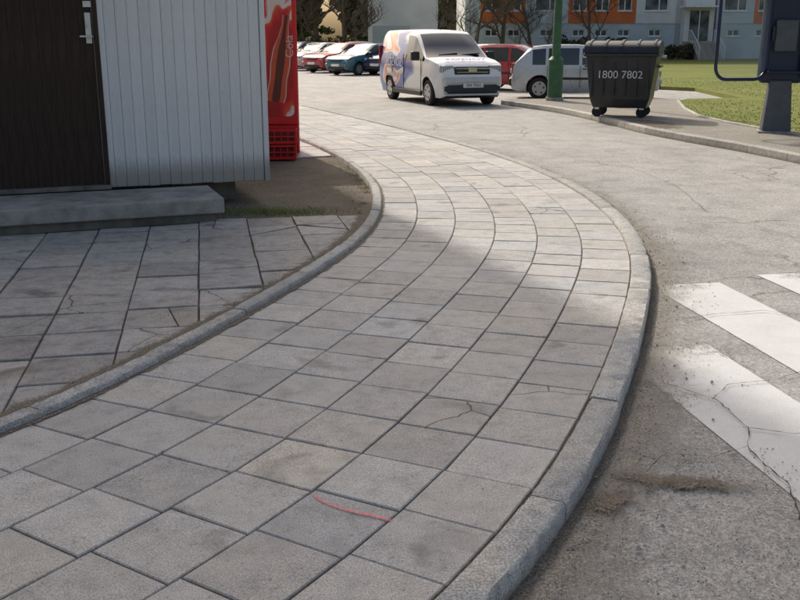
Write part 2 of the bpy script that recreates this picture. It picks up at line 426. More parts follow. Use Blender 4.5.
V=[];F=[]
def pebble(x,y,z,r):
    b=len(V); P=[(1,0,0),(-1,0,0),(0,1,0),(0,-1,0),(0,0,.8),(0,0,-.6)]; a=U(0,6.3)
    for p in P:
        q=Vector(p)*r*U(.6,1.2); V.append((x+q.x*math.cos(a)-q.y*math.sin(a),y+q.x*math.sin(a)+q.y*math.cos(a),z+q.z+r*.3))
    for f in ((0,2,4),(2,1,4),(1,3,4),(3,0,4),(2,0,5),(1,2,5),(3,1,5),(0,3,5)): F.append(tuple(b+i for i in f))
for _ in range(2600):
    s=U(S0-2.5,S0+14); p=at(s,-abs(random.gauss(0,.18))-.01); pebble(p[0],p[1],-.072,U(.0015,.006) if R()<.95 else U(.006,.012))
for _ in range(1200): pebble(U(.4,1.5),U(2.3,3.5),-.072,U(.0015,.006))
pebble(.76,2.72,-.072,.016); pebble(.80,2.45,-.072,.009)
for _ in range(450):
    s=U(S0-2,S0+12); p=at(s,U(KW,PW)); pebble(p[0],p[1],.001,U(.001,.0035))
for _ in range(400):
    s=U(S0-2,S0+7); p=at(s,PW+.1+abs(random.gauss(0,.15))); pebble(p[0],p[1],.002,U(.001,.005))
for _ in range(900):
    p=Vector((U(-2.2,-.2),U(8,12.3))); pebble(p.x,p.y,-.02,U(.003,.012))
mobj('gravel',V,F,m_stone)

# ------------------------------------------------------------------ right side
fark=[(6.9,3.),(6.3,7.),(5.75,10.5),(5.33,12.68),(5.06,14.0),(4.66,15.39),(4.32,16.9),(4.05,19.24),(3.62,21.67),(2.95,23.6),(2.6,24.6)]
FK=resample(catmull(fark),.1)
back=[(2.75,25.2),(4.0,25.4),(7.3,25.3)]
gedge=[(7.0,24.4),(6.35,21.6),(6.0,19.3),(6.1,17.6),(6.35,15.8),(6.9,12),(8.0,7),(8.6,3)]
m_strip=dirtm('dusty_pavement',(.34,.31,.26),(.41,.38,.32))
prism('pavement_strip',[tuple(p) for p in FK]+back+gedge,-.2,.02,m_strip)
V=[];F=[];cc=[]
def kerbline(P,w,top,V,F,cc,L=10):
    P=np.array(P); Tt=np.gradient(P,axis=0); Tt/=np.hypot(Tt[:,0],Tt[:,1])[:,None]; Nn=np.c_[Tt[:,1],-Tt[:,0]]
    for i0 in range(0,len(P)-1,L):
        i1=min(i0+L,len(P)-1); tt=rtint(.1); b=len(V)
        for i in range(i0,i1+1):
            sh=Tt[i]*(.006 if i==i0 else (-.006 if i==i1 else 0))
            for d,z in ((-w/2,-.2),(-w/2,top-.01),(-w/2+.012,top),(w/2-.012,top),(w/2,top-.01),(w/2,-.2)):
                q=P[i]+Nn[i]*d+sh; V.append((q[0],q[1],z))
        k=i1-i0; fs=[]
        for i in range(k):
            for j in range(5): fs.append((b+i*6+j,b+(i+1)*6+j,b+(i+1)*6+j+1,b+i*6+j+1))
        fs+=[tuple(b+j for j in range(6)),tuple(b+k*6+j for j in range(5,-1,-1))]; F+=fs; cc+=[(*tt,1)]*len(fs)
kerbline(FK,.16,.035,V,F,cc)
o=mobj('road_kerb',V,F,m_kerb); fcol(o,'tint',cc)
V=[];F=[];cc=[]
GE=resample(gedge[::-1],.1)
kerbline(GE,.07,.05,V,F,cc); o=mobj('lawn_kerb',V,F,m_kerb); fcol(o,'tint',cc)
lawn=[tuple(p) for p in GE]+[(7.5,25.2),(9.0,25.6),(9.4,31),(6.3,35),(5.4,46),(4.6,60),(4.6,79),(90,79),(90,-5),(9,-5)]
prism('lawn',lawn,-.2,.03,m_grass)
m_blade=M('grass_blades',.8,spec=.2); m_blade.col(m_blade.ramp(m_blade.noise(1.4,3),[(.3,(.16,.22,.04)),(.55,(.24,.26,.08)),(.75,(.34,.29,.14))])); m_blade=m_blade.m
def blades(name,n,fn,h0,h1,w=.008,mat=None):
    V=[];F=[]
    for _ in range(n):
        p=fn()
        if p is None: continue
        x,y,z=p; a=U(0,6.3); h=U(h0,h1); l=U(.4,1.4)*h; b=len(V); dx,dy=math.cos(a),math.sin(a); e=U(0,6.3)
        V+=[(x-dx*w,y-dy*w,z),(x+dx*w,y+dy*w,z),(x+math.cos(e)*l,y+math.sin(e)*l,z+h)]; F.append((b,b+1,b+2))
    return mobj(name,V,F,mat or m_blade)
def lawnpt():
    y=13+ (R()**1.5)*26; x=6.0+R()*(y*.30); 
    xe=np.interp(y,[p[1] for p in GE],[p[0] for p in GE]) if y<24.4 else (9.4 if y<31 else 6.5)
    return (x,y,.03) if x>xe+.05 else None
blades('lawn_grass_blades',14000,lawnpt,.012,.03,.010)
def tuft():
    a=random.gauss(0,.26);b=random.gauss(0,.10); return (-1.15+a,8.55+b,-.022)
blades('grass_tuft',1300,tuft,.02,.07,.003)
weedc=[tuple(at(U(S0-.5,S0+10),PW+.11)) for _ in range(26)]+[(U(-2.6,-.7),U(5,7.7)) for _ in range(10)]
def weeds():
    k=random.choice(weedc); return (k[0]+random.gauss(0,.05),k[1]+random.gauss(0,.03),-.018)
blades('weeds',1500,weeds,.01,.04,.002)

# ------------------------------------------------------------------ shed
m_white=M('white_painted_boards',.6)
oi=m_white.n.new('ShaderNodeObjectInfo')
w1=m_white.noise(3,3,.6,vec=m_white.map((6,6,.6))); w2=m_white.noise(20,4,.7,vec=m_white.map((3,3,.4))); z=m_white.sep(2)
cw=m_white.ramp(w1,[(.3,(.80,.785,.76)),(.7,(.86,.85,.83))]); cw=m_white.mix(m_white.ramp(w2,[(.58,0.),(.72,.55)]),cw,(.5,.47,.43))
cw=m_white.mix(1.,cw,m_white.ramp(oi.outputs['Random'],[(0.,.90),(1.,1.)]),'MULTIPLY')
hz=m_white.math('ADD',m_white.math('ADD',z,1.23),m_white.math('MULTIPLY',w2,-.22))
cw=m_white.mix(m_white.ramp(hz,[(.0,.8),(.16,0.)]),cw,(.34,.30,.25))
m_white.col(cw); m_white.bump(w2,.25,.01); m_white=m_white.m
m_door=M('dark_stained_wood',.7,spec=.25)
d1=m_door.noise(6,4,.7,vec=m_door.map((8,8,.5))); m_door.col(m_door.ramp(d1,[(.3,(.034,.020,.014)),(.6,(.06,.038,.027)),(.8,(.095,.062,.046))])); m_door.bump(d1,.3,.01); m_door=m_door.m
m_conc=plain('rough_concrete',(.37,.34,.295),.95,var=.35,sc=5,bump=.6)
m_darkc=plain('dark_concrete',(.20,.18,.15),.95,var=.4,sc=5,bump=.6)  # darker concrete for wall core, door sill, foundation and step riser
m_steel=plain('galvanised_steel',(.6,.6,.6),.35,.9)
m_roof=plain('bitumen_roof',(.06,.06,.06),.9)
m_black=plain('black_plastic',(.025,.025,.027),.5,var=.3)
shed=empty('wooden_shed',(-1.27,9.12,0),math.atan2(.355,.935))
box('wall_core',(-2.6,1.86,1.45),(5.1,3.6,2.44),m_darkc,shed)
x=-.03
i=0
while x>-1.44:
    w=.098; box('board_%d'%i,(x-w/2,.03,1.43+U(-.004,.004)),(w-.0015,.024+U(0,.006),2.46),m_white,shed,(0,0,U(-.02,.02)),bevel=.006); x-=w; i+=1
box('corner_trim',(.0,.035,1.43),(.05,.055,2.48),m_white,shed,bevel=.004)
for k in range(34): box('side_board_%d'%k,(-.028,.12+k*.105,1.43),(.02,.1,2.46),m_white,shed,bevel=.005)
box('door_jamb',(-1.475,.035,1.42),(.045,.06,2.44),m_door,shed,bevel=.004)
for k in range(11): box('door_board_%d'%k,(-1.555-k*.115,.045,1.30),(.114,.025+U(0,.003),2.14),m_door,shed,bevel=.002)
box('door_lintel',(-2.15,.03,2.53),(1.45,.05,.24),m_white,shed)
box('door_sill',(-2.15,.0,.215),(1.4,.12,.035),m_darkc,shed,bevel=.005)
for k in range(18): box('far_board_%d'%k,(-2.88-k*.12,.03,1.43),(.116,.03,2.46),m_white,shed,bevel=.006)
box('lock_plate',(-1.535,.022,1.60),(.05,.01,.26),m_steel,shed,bevel=.003)
cyl('lock_knob',(-1.535,.0,1.62),.018,.05,m_steel,shed,(math.pi/2,0,0))
box('door_handle',(-1.56,-.03,1.53),(.11,.016,.018),m_steel,shed,bevel=.004)
box('notice_sticker',(-1.53,.0155,1.80),(.07,.002,.05),m_steel,shed)
box('roof',(-2.55,1.8,2.73),(5.5,4.2,.10),m_roof,shed,bevel=.01)
box('fascia',(-2.55,-.33,2.70),(5.5,.03,.2),m_white,shed)
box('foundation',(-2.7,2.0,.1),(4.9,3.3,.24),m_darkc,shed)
step=empty('concrete_step',(-1.50,8.05,0),math.atan2(.355,.935))
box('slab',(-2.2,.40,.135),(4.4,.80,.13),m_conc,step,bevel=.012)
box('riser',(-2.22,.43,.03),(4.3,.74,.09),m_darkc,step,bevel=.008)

# ------------------------------------------------------------------ vending machine
m_red=plain('red_gloss',(.66,.016,.02),.3,var=.1)
m_dred=plain('dark_red_plastic',(.16,.008,.01),.45)
m_graph=M('drink_graphic',.3)
wv=m_graph.noise(1.,2,.4,vec=m_graph.map((1.6,1,.8),loc=(3.3,0,1.2)),dist=1.2)
m_graph.col(m_graph.ramp(wv,[(.30,(.48,.01,.015)),(.44,(.75,.02,.02)),(.46,(.8,.72,.68)),(.50,(.8,.62,.5)),(.515,(.75,.1,.04)),(.56,(.68,.014,.018)),(.62,(.45,.01,.012))])); m_graph=m_graph.m
m_cola=plain('bottle_brown',(.12,.02,.012),.25); m_wt=plain('white_print',(.8,.8,.8),.4,var=.03)
m_orange=plain('bottle_highlight',(.62,.09,.03),.3); m_pink=plain('faded_print',(.75,.5,.45),.4)
vm=empty('drink_vending_machine',(-1.33,12.72,0),math.radians(6))
box('cabinet',(-.42,.42,1.06),(.84,.76,2.04),m_red,vm,bevel=.02)
box('front_door',(-.42,.02,1.24),(.82,.05,1.64),m_red,vm,bevel=.015)
box('graphic_panel',(-.42,-.009,1.27),(.72,.012,1.48),m_graph,vm,bevel=.004)
box('lower_frame',(-.42,.02,.24),(.82,.06,.34),m_red,vm,bevel=.01)
prof=[(0.,.10),(.08,.115),(.25,.10),(.42,.115),(.60,.105),(.75,.06),(.88,.04),(1.0,.042)]
for nm,mt,sx,yy in (('bottle_outline',m_pink,1.12,-.0165),('bottle_print',m_orange,1.0,-.0185),('bottle_shade',m_cola,.45,-.0205)):
    V=[(x_*sx,yy,z_) for z_,x_ in prof]+[(-x_*sx,yy,z_) for z_,x_ in prof[::-1]]
    o=mobj(nm,V,[tuple(range(len(V)))],mt,vm); o.location=(-.30,0,.72); o.rotation_euler=(0,math.radians(9),0); o.scale=(1,1,1.1)
text('logo_print','Cola',(-.10,-.018,1.42),(math.pi/2,-math.pi/2,0),.15,m_pink,vm)
for k in range(4): cyl('foot_%d'%k,(-.08-.68*(k%2),.1+.6*(k//2),.03),.03,.06,m_black,vm)
for ci,zz0 in enumerate((0.,.20)):
    cr=empty('bottle_crate',(-1.60+ci*.01,12.50+ci*.01,zz0),math.radians(6))
    for sx in (-1,1): box('end_%d'%(sx+1),(sx*.235,0,.095),(.02,.26,.18),m_red,cr,bevel=.004)
    for sy in (-1,1):
        for kz,(zc_,hh) in enumerate(((.02,.035),(.095,.018),(.175,.03))): box('rail_%d_%d'%(sy+1,kz),(0,sy*.13,zc_),(.49,.016,hh),m_red,cr,bevel=.003)
        for kx in range(6): box('post_%d_%d'%(sy+1,kx),(-.215+kx*.086,sy*.13,.095),(.014,.012,.17),m_red,cr)
    box('bottom',(0,0,.012),(.46,.25,.012),m_dred,cr); box('divider',(0,0,.08),(.44,.20,.13),m_dred,cr)

# ------------------------------------------------------------------ cars
m_glass=M('car_glass',.04,spec=.9); m_glass.col((.012,.016,.02)); m_glass=m_glass.m
m_tyre=plain('tyre_rubber',(.02,.02,.02),.85); m_rim=plain('alloy_rim',(.45,.45,.46),.35,.7)
m_lamp=M('headlamp_glass',.08,spec=.9); m_lamp.col(m_lamp.ramp(m_lamp.wave(10,vec=m_lamp.map((1,1,1),(0,0,.6))),[(.2,(.10,.11,.12)),(.8,(.5,.52,.55))])); m_lamp=m_lamp.m
m_tail=plain('tail_lamp',(.35,.01,.01),.15)
m_plate=plain('number_plate',(.75,.75,.75),.4,var=.03); m_chrome=plain('chrome',(.7,.7,.7),.15,1.)
m_seam=plain('panel_gap',(.015,.015,.015),.9)
def paint(name,c,metal=0.):
    m=M(name,.3,metal); f=m.noise(3,3); z=m.sep(2)
    k=m.ramp(f,[(.3,tuple(x*.93 for x in c)),(.7,c)]); k=m.mix(m.ramp(m.math('ADD',z,m.math('MULTIPLY',f,.3)),[(.3,.35),(.75,0.)]),k,(.16,.145,.12)); m.col(k)
    m.rough(m.ramp(f,[(.3,.22),(.7,.35)])); m.b.inputs['Coat Weight'].default_value=.5; m.b.inputs['Coat Roughness'].default_value=.06
    return m.m
def vehicle(name,loc,yaw,sc,st,W,belt,wins,ws,rw,wheels,pm,sidem=None,van=False,wr=.29):
    root=empty(name,loc,yaw,sc)
    mats=[pm,m_glass,m_black,sidem or pm]
    NR=7; V=[];F=[];MI=[]
    def ring(x,zt,hw,zb):
        b=min(belt,zt-.05); m_=zb+(b-zb)*.5; up=max(0,zt-b)
        y2=hw*.975; y3=y2-up*.85*.20; y4=y3-.05*min(1,up/.2)-.02
        return [(x,hw*.90,zb),(x,hw,m_),(x,y2,b),(x,y3,b+up*.84),(x,y4,zt-.012-.0*up),(x,y4*.55,zt+.008),(x,0,zt+.015)]
    n=2*NR-1
    for s_ in st:
        r=ring(*s_); V+=r+[(p[0],-p[1],p[2]) for p in r[-2::-1]]
    for i in range(len(st)-1):
        xm=(st[i][0]+st[i+1][0])/2
        for j in range(n):
            jj=(j+1)%n; F.append((i*n+j,i*n+jj,(i+1)*n+jj,(i+1)*n+j))
            row=j if j<6 else (11-j if j<12 else 12); mi=0
            if row==2 and any(a<xm<b for a,b in wins): mi=1
            if row in(4,5) and (ws[0]<xm<ws[1] or rw[0]<xm<rw[1]): mi=1
            if row in(0,1,2,3) and mi==0 and sidem and xm<1.3 : mi=3
            if row==12: mi=2
            MI.append(mi)
    F.append(tuple(range(n))); MI.append(0); F.append(tuple((len(st)-1)*n+k for k in range(n-1,-1,-1))); MI.append(0)
    o=mobj('body',V,F,mats,None,MI)
    bm=bmesh.new(); bm.from_mesh(o.data); bmesh.ops.recalc_face_normals(bm,faces=bm.faces); bm.to_mesh(o.data); bm.free()
    cuts=[]
    for wx in wheels:
        c=cyl('cut',(wx,0,wr+.01),wr+.055,W+1,m_black,None,(math.pi/2,0,0),n=28); cuts.append(c)
        c.data.materials.clear()
        for mm in mats: c.data.materials.append(mm)
        c.data.polygons.foreach_set('material_index',[2]*len(c.data.polygons))
        b=o.modifiers.new('c','BOOLEAN'); b.object=c; b.operation='DIFFERENCE'; b.solver='EXACT'
    bpy.context.view_layer.update()
    dg=bpy.context.evaluated_depsgraph_get(); me=bpy.data.meshes.new_from_object(o.evaluated_get(dg)); o.modifiers.clear(); o.data=me
    smoothmesh(me,32); o.parent=root
    for c in cuts: bpy.data.objects.remove(c)
    zb=.2
    box('underbody',(0,0,zb+.12),(st[0][0]*1.7,W*.62,.28),m_black,root)
    for k,wx in enumerate(wheels):
        for sgn in (1,-1):
            y=sgn*(W/2-.13)
            nm='%d_%d'%(k,(sgn+1)//2)
            t=cyl('tyre_'+nm,(wx,y,wr),wr,.19,m_tyre,root,(math.pi/2,0,0),n=28)
            bv=t.modifiers.new('b','BEVEL'); bv.width=.03; bv.segments=2; bv.limit_method='ANGLE'
            cyl('rim_'+nm,(wx,y+sgn*.082,wr),wr*.64,.04,m_rim,root,(math.pi/2,0,0))
            for a in range(5):
                an=a*math.pi*2/5+.2
                box('rim_slot_%s_%d'%(nm,a),(wx+math.cos(an)*wr*.42,y+sgn*.104,wr+math.sin(an)*wr*.42),(wr*.16,.006,wr*.16),m_black,root)
    return root
def common(root,W,xf,xr,zl,pm,ztail):
    for sgn in (1,-1):
        box('headlamp_%d'%(sgn+1),(xf-.10,sgn*(W/2-.26),zl),(.16,.30,.15),m_lamp,root,(0,0,-sgn*.28),bevel=.03)
        box('tail_lamp_%d'%(sgn+1),(xr+.06,sgn*(W/2-.15),ztail),(.10,.17,.26),m_tail,root,bevel=.02)
        box('mirror_%d'%(sgn+1),(.62*(xf/1.95),sgn*(W/2+.07),.98),(.10,.2,.13),m_black,root,bevel=.03)
    box('grille',(xf-.02,0,zl-.02),(.06,W*.42,.10),m_black,root,bevel=.01)
    box('front_bumper',(xf-.03,0,.46),(.14,W*.84,.16),pm,root,bevel=.05); box('front_intake',(xf-.02,0,.33),(.12,W*.6,.10),m_black,root,bevel=.02)
    box('rear_bumper',(xr+.02,0,.45),(.16,W*.86,.20),m_black,root,bevel=.04)
    box('front_plate',(xf+.05,0,.46),(.012,.5,.11),m_plate,root)
    box('rear_plate',(xr-.01,0,.72),(.05,.5,.11),m_plate,root)
hatch=[(1.95,.62,.62,.32),(1.90,.74,.73,.25),(1.70,.83,.79,.21),(1.25,.90,.82,.2),(.85,.95,.83,.2),(.50,1.16,.83,.2),(.12,1.37,.83,.2),(-.02,1.39,.83,.2),(-.10,1.40,.83,.2),(-.18,1.41,.83,.2),(-.9,1.41,.83,.2),(-.98,1.40,.83,.2),(-1.05,1.40,.83,.2),(-1.40,1.36,.82,.2),(-1.52,1.30,.82,.2),(-1.80,1.0,.81,.22),(-1.90,.88,.79,.25),(-1.94,.60,.74,.3),(-1.95,.5,.70,.32)]
hwins=[(.16,.9),(-.10,.16),(-.98,-.18),(-1.42,-1.05)]
def hatchback(name,loc,yaw,pm,sc=1.):
    r=vehicle(name,loc,yaw,sc,hatch,1.66,.90,hwins,(.12,.85),(-1.8,-1.45),(1.22,-1.2),pm)
    common(r,1.66,1.95,-1.95,.68,pm,.80)
    for sgn in (1,-1):
        for k,x in enumerate((.72,-.14,-1.0)): box('door_gap_%d_%d'%(sgn+1,k),(x,sgn*.824,.60),(.010,.012,.56),m_seam,r)
        box('side_moulding_%d'%(sgn+1),(0,sgn*.832,.55),(1.8,.02,.06),m_black,r,bevel=.005)
        for k,x in enumerate((-.02,-.9)): box('door_pull_%d_%d'%(sgn+1,k),(x,sgn*.828,.80),(.13,.025,.025),m_black,r)
    return r
vanst=[(2.18,.66,.68,.30),(2.15,.86,.78,.24),(2.00,.99,.84,.2),(1.62,1.07,.87,.2),(1.22,1.13,.875,.2),(.85,1.41,.875,.2),(.48,1.68,.875,.2),(.30,1.74,.875,.2),(-.12,1.77,.875,.2),(-.22,1.78,.875,.2),(-.9,1.79,.875,.2),(-1.8,1.79,.87,.2),(-2.05,1.76,.86,.2),(-2.13,1.66,.85,.22),(-2.17,1.1,.84,.26),(-2.18,.6,.80,.3)]
vp=paint('van_white_paint',(.84,.84,.84))
vs=M('van_side_livery',.3); vs.b.inputs['Coat Weight'].default_value=.5
g=vs.noise(1.,2,.45,vec=vs.map((.6,.3,1.0),loc=(5.2,0,.7)),dist=.7)
c=vs.ramp(g,[(.36,(.8,.8,.8)),(.39,(.25,.32,.62)),(.42,(.02,.05,.32)),(.55,(.03,.10,.45)),(.565,(.8,.8,.8)),(.59,(.78,.25,.06)),(.61,(.65,.06,.05)),(.625,(.8,.8,.8)),(.68,(.7,.75,.82)),(.70,(.04,.14,.45))])
xx=vs.sep(0); zz_=vs.sep(2); fx=vs.math('ADD',xx,vs.math('MULTIPLY',zz_,.35))
c=vs.mix(vs.ramp(vs.math('MULTIPLY',vs.math('ADD',fx,2.2),.25),[(.72,0.),(.78,1.)]),c,(.80,.80,.80)); vs.col(c)
van=vehicle('delivery_van',(1.00,25.9,-.08),math.radians(-90+20),1.03,vanst,1.75,1.04,[(-.12,1.2)],(.45,1.22),(-9,-8),(1.42,-1.32),vp,vs.m,True,.31)
for sgn in (1,-1):
    box('headlamp_%d'%(sgn+1),(2.045,sgn*.615,.86),(.17,.36,.21),m_lamp,van,(0,.25,-sgn*.33),bevel=.045)
    box('fog_lamp_%d'%(sgn+1),(2.20,sgn*.62,.42),(.06,.20,.12),m_black,van,bevel=.02)
    box('mirror_%d'%(sgn+1),(.98,sgn*1.0,1.16),(.12,.22,.22),m_black,van,bevel=.04)
    box('door_gap_a_%d'%(sgn+1),(1.05,sgn*.874,.70),(.01,.014,.8),m_seam,van)
    box('door_gap_b_%d'%(sgn+1),(-.17,sgn*.874,.72),(.01,.014,.95),m_seam,van)
    box('door_gap_c_%d'%(sgn+1),(-1.05,sgn*.874,.72),(.01,.014,.85),m_seam,van)
    box('sill_%d'%(sgn+1),(.05,sgn*.86,.27),(2.0,.05,.12),m_black,van,bevel=.015)
    box('tail_lamp_%d'%(sgn+1),(-2.15,sgn*.80,1.15),(.08,.12,.5),m_tail,van,bevel=.02)
    box('wiper_%d'%(sgn+1),(1.14,sgn*.3+.1,1.20),(.02,.5,.015),m_black,van,(.08,-.6,0))
box('grille',(2.13,0,.835),(.09,.92,.19),m_black,van,bevel=.02)
box('grille_bar',(2.18,0,.885),(.02,.88,.028),m_chrome,van,bevel=.005)
box('grille_bar_low',(2.18,0,.80),(.02,.80,.018),m_chrome,van,bevel=.005)
box('emblem',(2.19,0,.85),(.02,.22,.10),m_chrome,van,bevel=.02)
box('bumper',(2.12,0,.60),(.20,1.50,.18),vp,van,bevel=.06)
box('air_intake',(2.17,0,.41),(.13,1.30,.19),m_black,van,bevel=.03)
box('bumper_lip',(2.12,0,.28),(.18,1.40,.06),m_steel,van,bevel=.02)
box('front_plate',(2.245,0,.50),(.012,.52,.11),m_plate,van)
text('plate_text','3B4 7062',(2.253,0,.50),(math.pi/2,0,math.pi/2),.10,m_black,van,.001)
m_lblue=plain('blue_lettering',(.03,.06,.30),.4)
text('bonnet_lettering','ROZVOZ',(1.80,.0,1.085),(math.radians(12),0,math.pi/2),.26,m_lblue,van,.001)
text('side_lettering','ROZVOZ',(-.9,-.885,.98),(math.pi/2,0,0),.30,m_wt,van,.002)
text('side_lettering_small','obchod a servis',(-.9,-.890,.68),(math.pi/2,0,0),.17,m_wt,van,.002)
cyl('antenna',(.1,0,1.88),.008,.25,m_black,van,(0,-.5,0))
p_red=paint('car_paint_red',(.52,.02,.03)); p_teal=paint('car_paint_teal',(.02,.13,.18),.1); p_sil=paint('car_paint_silver',(.62,.63,.64),.2)
p_wht=paint('car_paint_white',(.78,.78,.77)); p_red2=paint('car_paint_cherry',(.45,.015,.03)); p_blue=paint('car_paint_blue',(.02,.035,.14))
RD=math.radians
hatchback('parked_car',(5.15,27.3,-.08),RD(-8),p_sil,1.03)
hatchback('parked_car',(4.0,31.8,-.08),RD(-30),p_red2,1.02)
hatchback('parked_car',(3.7,42,-.08),RD(235),p_sil)
hatchback('parked_car',(-1.65,46.5,-.08),RD(228),p_teal,1.0)
hatchback('parked_car',(-3.05,50,-.08),RD(228),p_red,1.02)
hatchback('parked_car',(-4.5,53.5,-.08),RD(228),p_sil,1.02)
hatchback('parked_car',(-6.0,57,-.08),RD(228),p_blue,1.05)
hatchback('parked_car',(-3.2,60.2,-.08),RD(185),p_wht,1.05)
hatchback('parked_car',(.1,46.5,-.08),RD(232),p_blue,1.04)
hatchback('parked_car',(1.4,53,-.08),RD(228),p_wht,1.05)

# ------------------------------------------------------------------ street lamp
m_green=plain('green_lamp_paint',(.045,.13,.055),.5,var=.25,bump=.1)
lp=empty('street_lamp',(3.92,24.6,.02))
cyl('base',(0,0,.5),.19,1.0,m_green,lp); cyl('base_collar',(0,0,1.04),.19,.08,m_green,lp,r2=.12); cyl('foot',(0,0,.04),.23,.08,m_conc,lp)
cyl('pole',(0,0,4.0),.11,6.2,m_green,lp,r2=.06)
tube('arm',[[((0,0,7.0),.05),((-.1,-.1,7.5),.045),((-.6,-.5,7.8),.04),((-1.2,-1.,7.85),.04)]],m_green,lp)
box('lantern',(-1.45,-1.2,7.82),(.7,.28,.16),m_steel,lp,(0,0,RD(40)),bevel=.05)
box('hatch',(0,-.19,.55),(.12,.02,.4),m_green,lp,bevel=.004)

# ------------------------------------------------------------------ dumpster
m_bin=M('bin_plastic',.42); m_bin.col(m_bin.ramp(m_bin.noise(3,3),[(.3,(.016,.017,.018)),(.7,(.038,.039,.041))])); m_bin=m_bin.m
db=empty('waste_container',(4.45,19.45,.02),RD(-20),1.03)
def frustum(name,zs,hx,hy,mat,parent,cap=True):
    V=[];F=[]
    for z,a,b in zip(zs,hx,hy): V+=[(-a,-b,z),(a,-b,z),(a,b,z),(-a,b,z)]
    for i in range(len(zs)-1):
        for k in range(4): F.append((4*i+k,4*i+(k+1)%4,4*i+4+(k+1)%4,4*i+4+k))
    F+=[(3,2,1,0),tuple(4*(len(zs)-1)+k for k in range(4))]
    o=mobj(name,V,F,mat,parent); b=o.modifiers.new('b','BEVEL'); b.width=.025;b.segments=2; return o
frustum('tub',[.18,.35,1.12,1.16],[.50,.56,.655,.66],[.38,.44,.50,.50],m_bin,db)
frustum('rim',[1.13,1.2],[.70,.70],[.54,.54],m_bin,db)
V=[];F=[];nx=10
for i in range(nx+1):
    a=math.pi*i/nx; y=-.54*math.cos(a); zz=1.205+.22*math.sin(a)**.7
    V+=[(-.69,y,zz),(.69,y,zz)]
for i in range(nx): F.append((2*i,2*i+1,2*i+3,2*i+2))
F.append(tuple(2*i for i in range(nx+1))); F.append(tuple(2*i+1 for i in range(nx,-1,-1)))
o=mobj('lid',V,F,m_bin,db,smooth=True,sharp=50)
for k in range(5):
    V=[];F=[]
    for i in range(nx+1):
        a=math.pi*i/nx; y=-.545*math.cos(a); zz=1.212+.225*math.sin(a)**.7; x0=-.6+k*.3
        V+=[(x0-.02,y,zz+.012),(x0+.02,y,zz+.012),(x0+.02,y,zz-.03),(x0-.02,y,zz-.03)]
    for i in range(nx):
        for q in range(4): F.append((4*i+q,4*i+(q+1)%4,4*i+4+(q+1)%4,4*i+4+q))
    mobj('lid_rib_%d'%k,V,F,m_bin,db)
for k in range(6): box('tub_rib_%d'%k,(-.52+k*.208,-.492,.76),(.035,.05,.70),m_bin,db,(RD(-4.2),0,0),bevel=.008)
for sgn in (1,-1):
    cyl('trunnion_%d'%(sgn+1),(sgn*.74,0,1.13),.025,.10,m_steel,db,(0,math.pi/2,0))
    box('side_handle_%d'%(sgn+1),(sgn*.69,-.0,.95),(.05,.5,.04),m_bin,db,bevel=.01)
    for q in (1,-1):
        cyl('wheel_%d_%d'%(sgn+1,q+1),(sgn*.42,q*.32,.10),.10,.05,m_tyre,db,(math.pi/2,0,.3))
        box('caster_%d_%d'%(sgn+1,q+1),(sgn*.42,q*.32,.175),(.09,.09,.06),m_steel,db,bevel=.01)
box('front_bar',(0,-.57,1.17),(1.36,.03,.035),m_bin,db,bevel=.01)
m_sten=plain('stencil_white',(.62,.62,.60),.7,var=.2)
text('stencil_number','1800 7802',(0,-.513,.80),(math.pi/2-RD(4.2),0,0),.20,m_sten,db,.012)

# ------------------------------------------------------------------ phone booth
m_navy=plain('navy_enamel',(.012,.022,.07),.35); m_grey=plain('grey_post_paint',(.09,.10,.115),.5,var=.2)
m_clear=M('clear_glass',.03); m_clear.col((.55,.62,.62)); 
fr=m_clear.n.new('ShaderNodeFresnel'); fr.inputs[0].default_value=1.5; m_clear.alpha(m_clear.math('ADD',fr.outputs[0],.10)); m_clear=m_clear.m
pb=empty('telephone_booth',(6.22,15.95,.02),RD(-10))
frustum('post',[0,.03,.85],[.24,.23,.17],[.14,.13,.10],m_grey,pb)
box('post_foot',(0,0,.015),(.6,.4,.03),m_conc,pb)
frustum('back_panel',[.80,.86,2.2],[.30,.36,.36],[.05,.06,.06],m_navy,pb)
def rr(w,h,r,n=6):
    P=[]
    for cx,cz,a0 in ((w/2-r,h/2-r,0),(-w/2+r,h/2-r,90),(-w/2+r,-h/2+r,180),(w/2-r,-h/2+r,270)):
        for k in range(n+1):
            a=RD(a0+90*k/n); P.append((cx+r*math.cos(a),cz+r*math.sin(a)))
    return P
def wing(name,c,rz,w,h):
    P=rr(w,h,.2); w_=empty(name,c,rz); w_.parent=pb
    mobj('pane',[(x,0,z) for x,z in P],[tuple(range(len(P)))],m_clear,w_)
    pts=[((x,0,z),.028) for x,z in P]; pts.append(pts[0]); tube('frame',[pts],m_navy,w_,8)
wing('wing_near',(-.68,-.32,1.64),RD(22),.90,1.55)
wing('wing_far',(.62,-.32,1.62),RD(-28),.78,1.55)
box('roof',(0,-.25,2.46),(1.9,.9,.12),m_navy,pb,bevel=.05)
box('telephone',(0,-.13,1.55),(.34,.14,.5),m_grey,pb,bevel=.03); box('handset',(-.2,-.17,1.58),(.05,.06,.24),m_black,pb,bevel=.02)
box('shelf',(0,-.16,.98),(.5,.22,.03),m_navy,pb,bevel=.01)

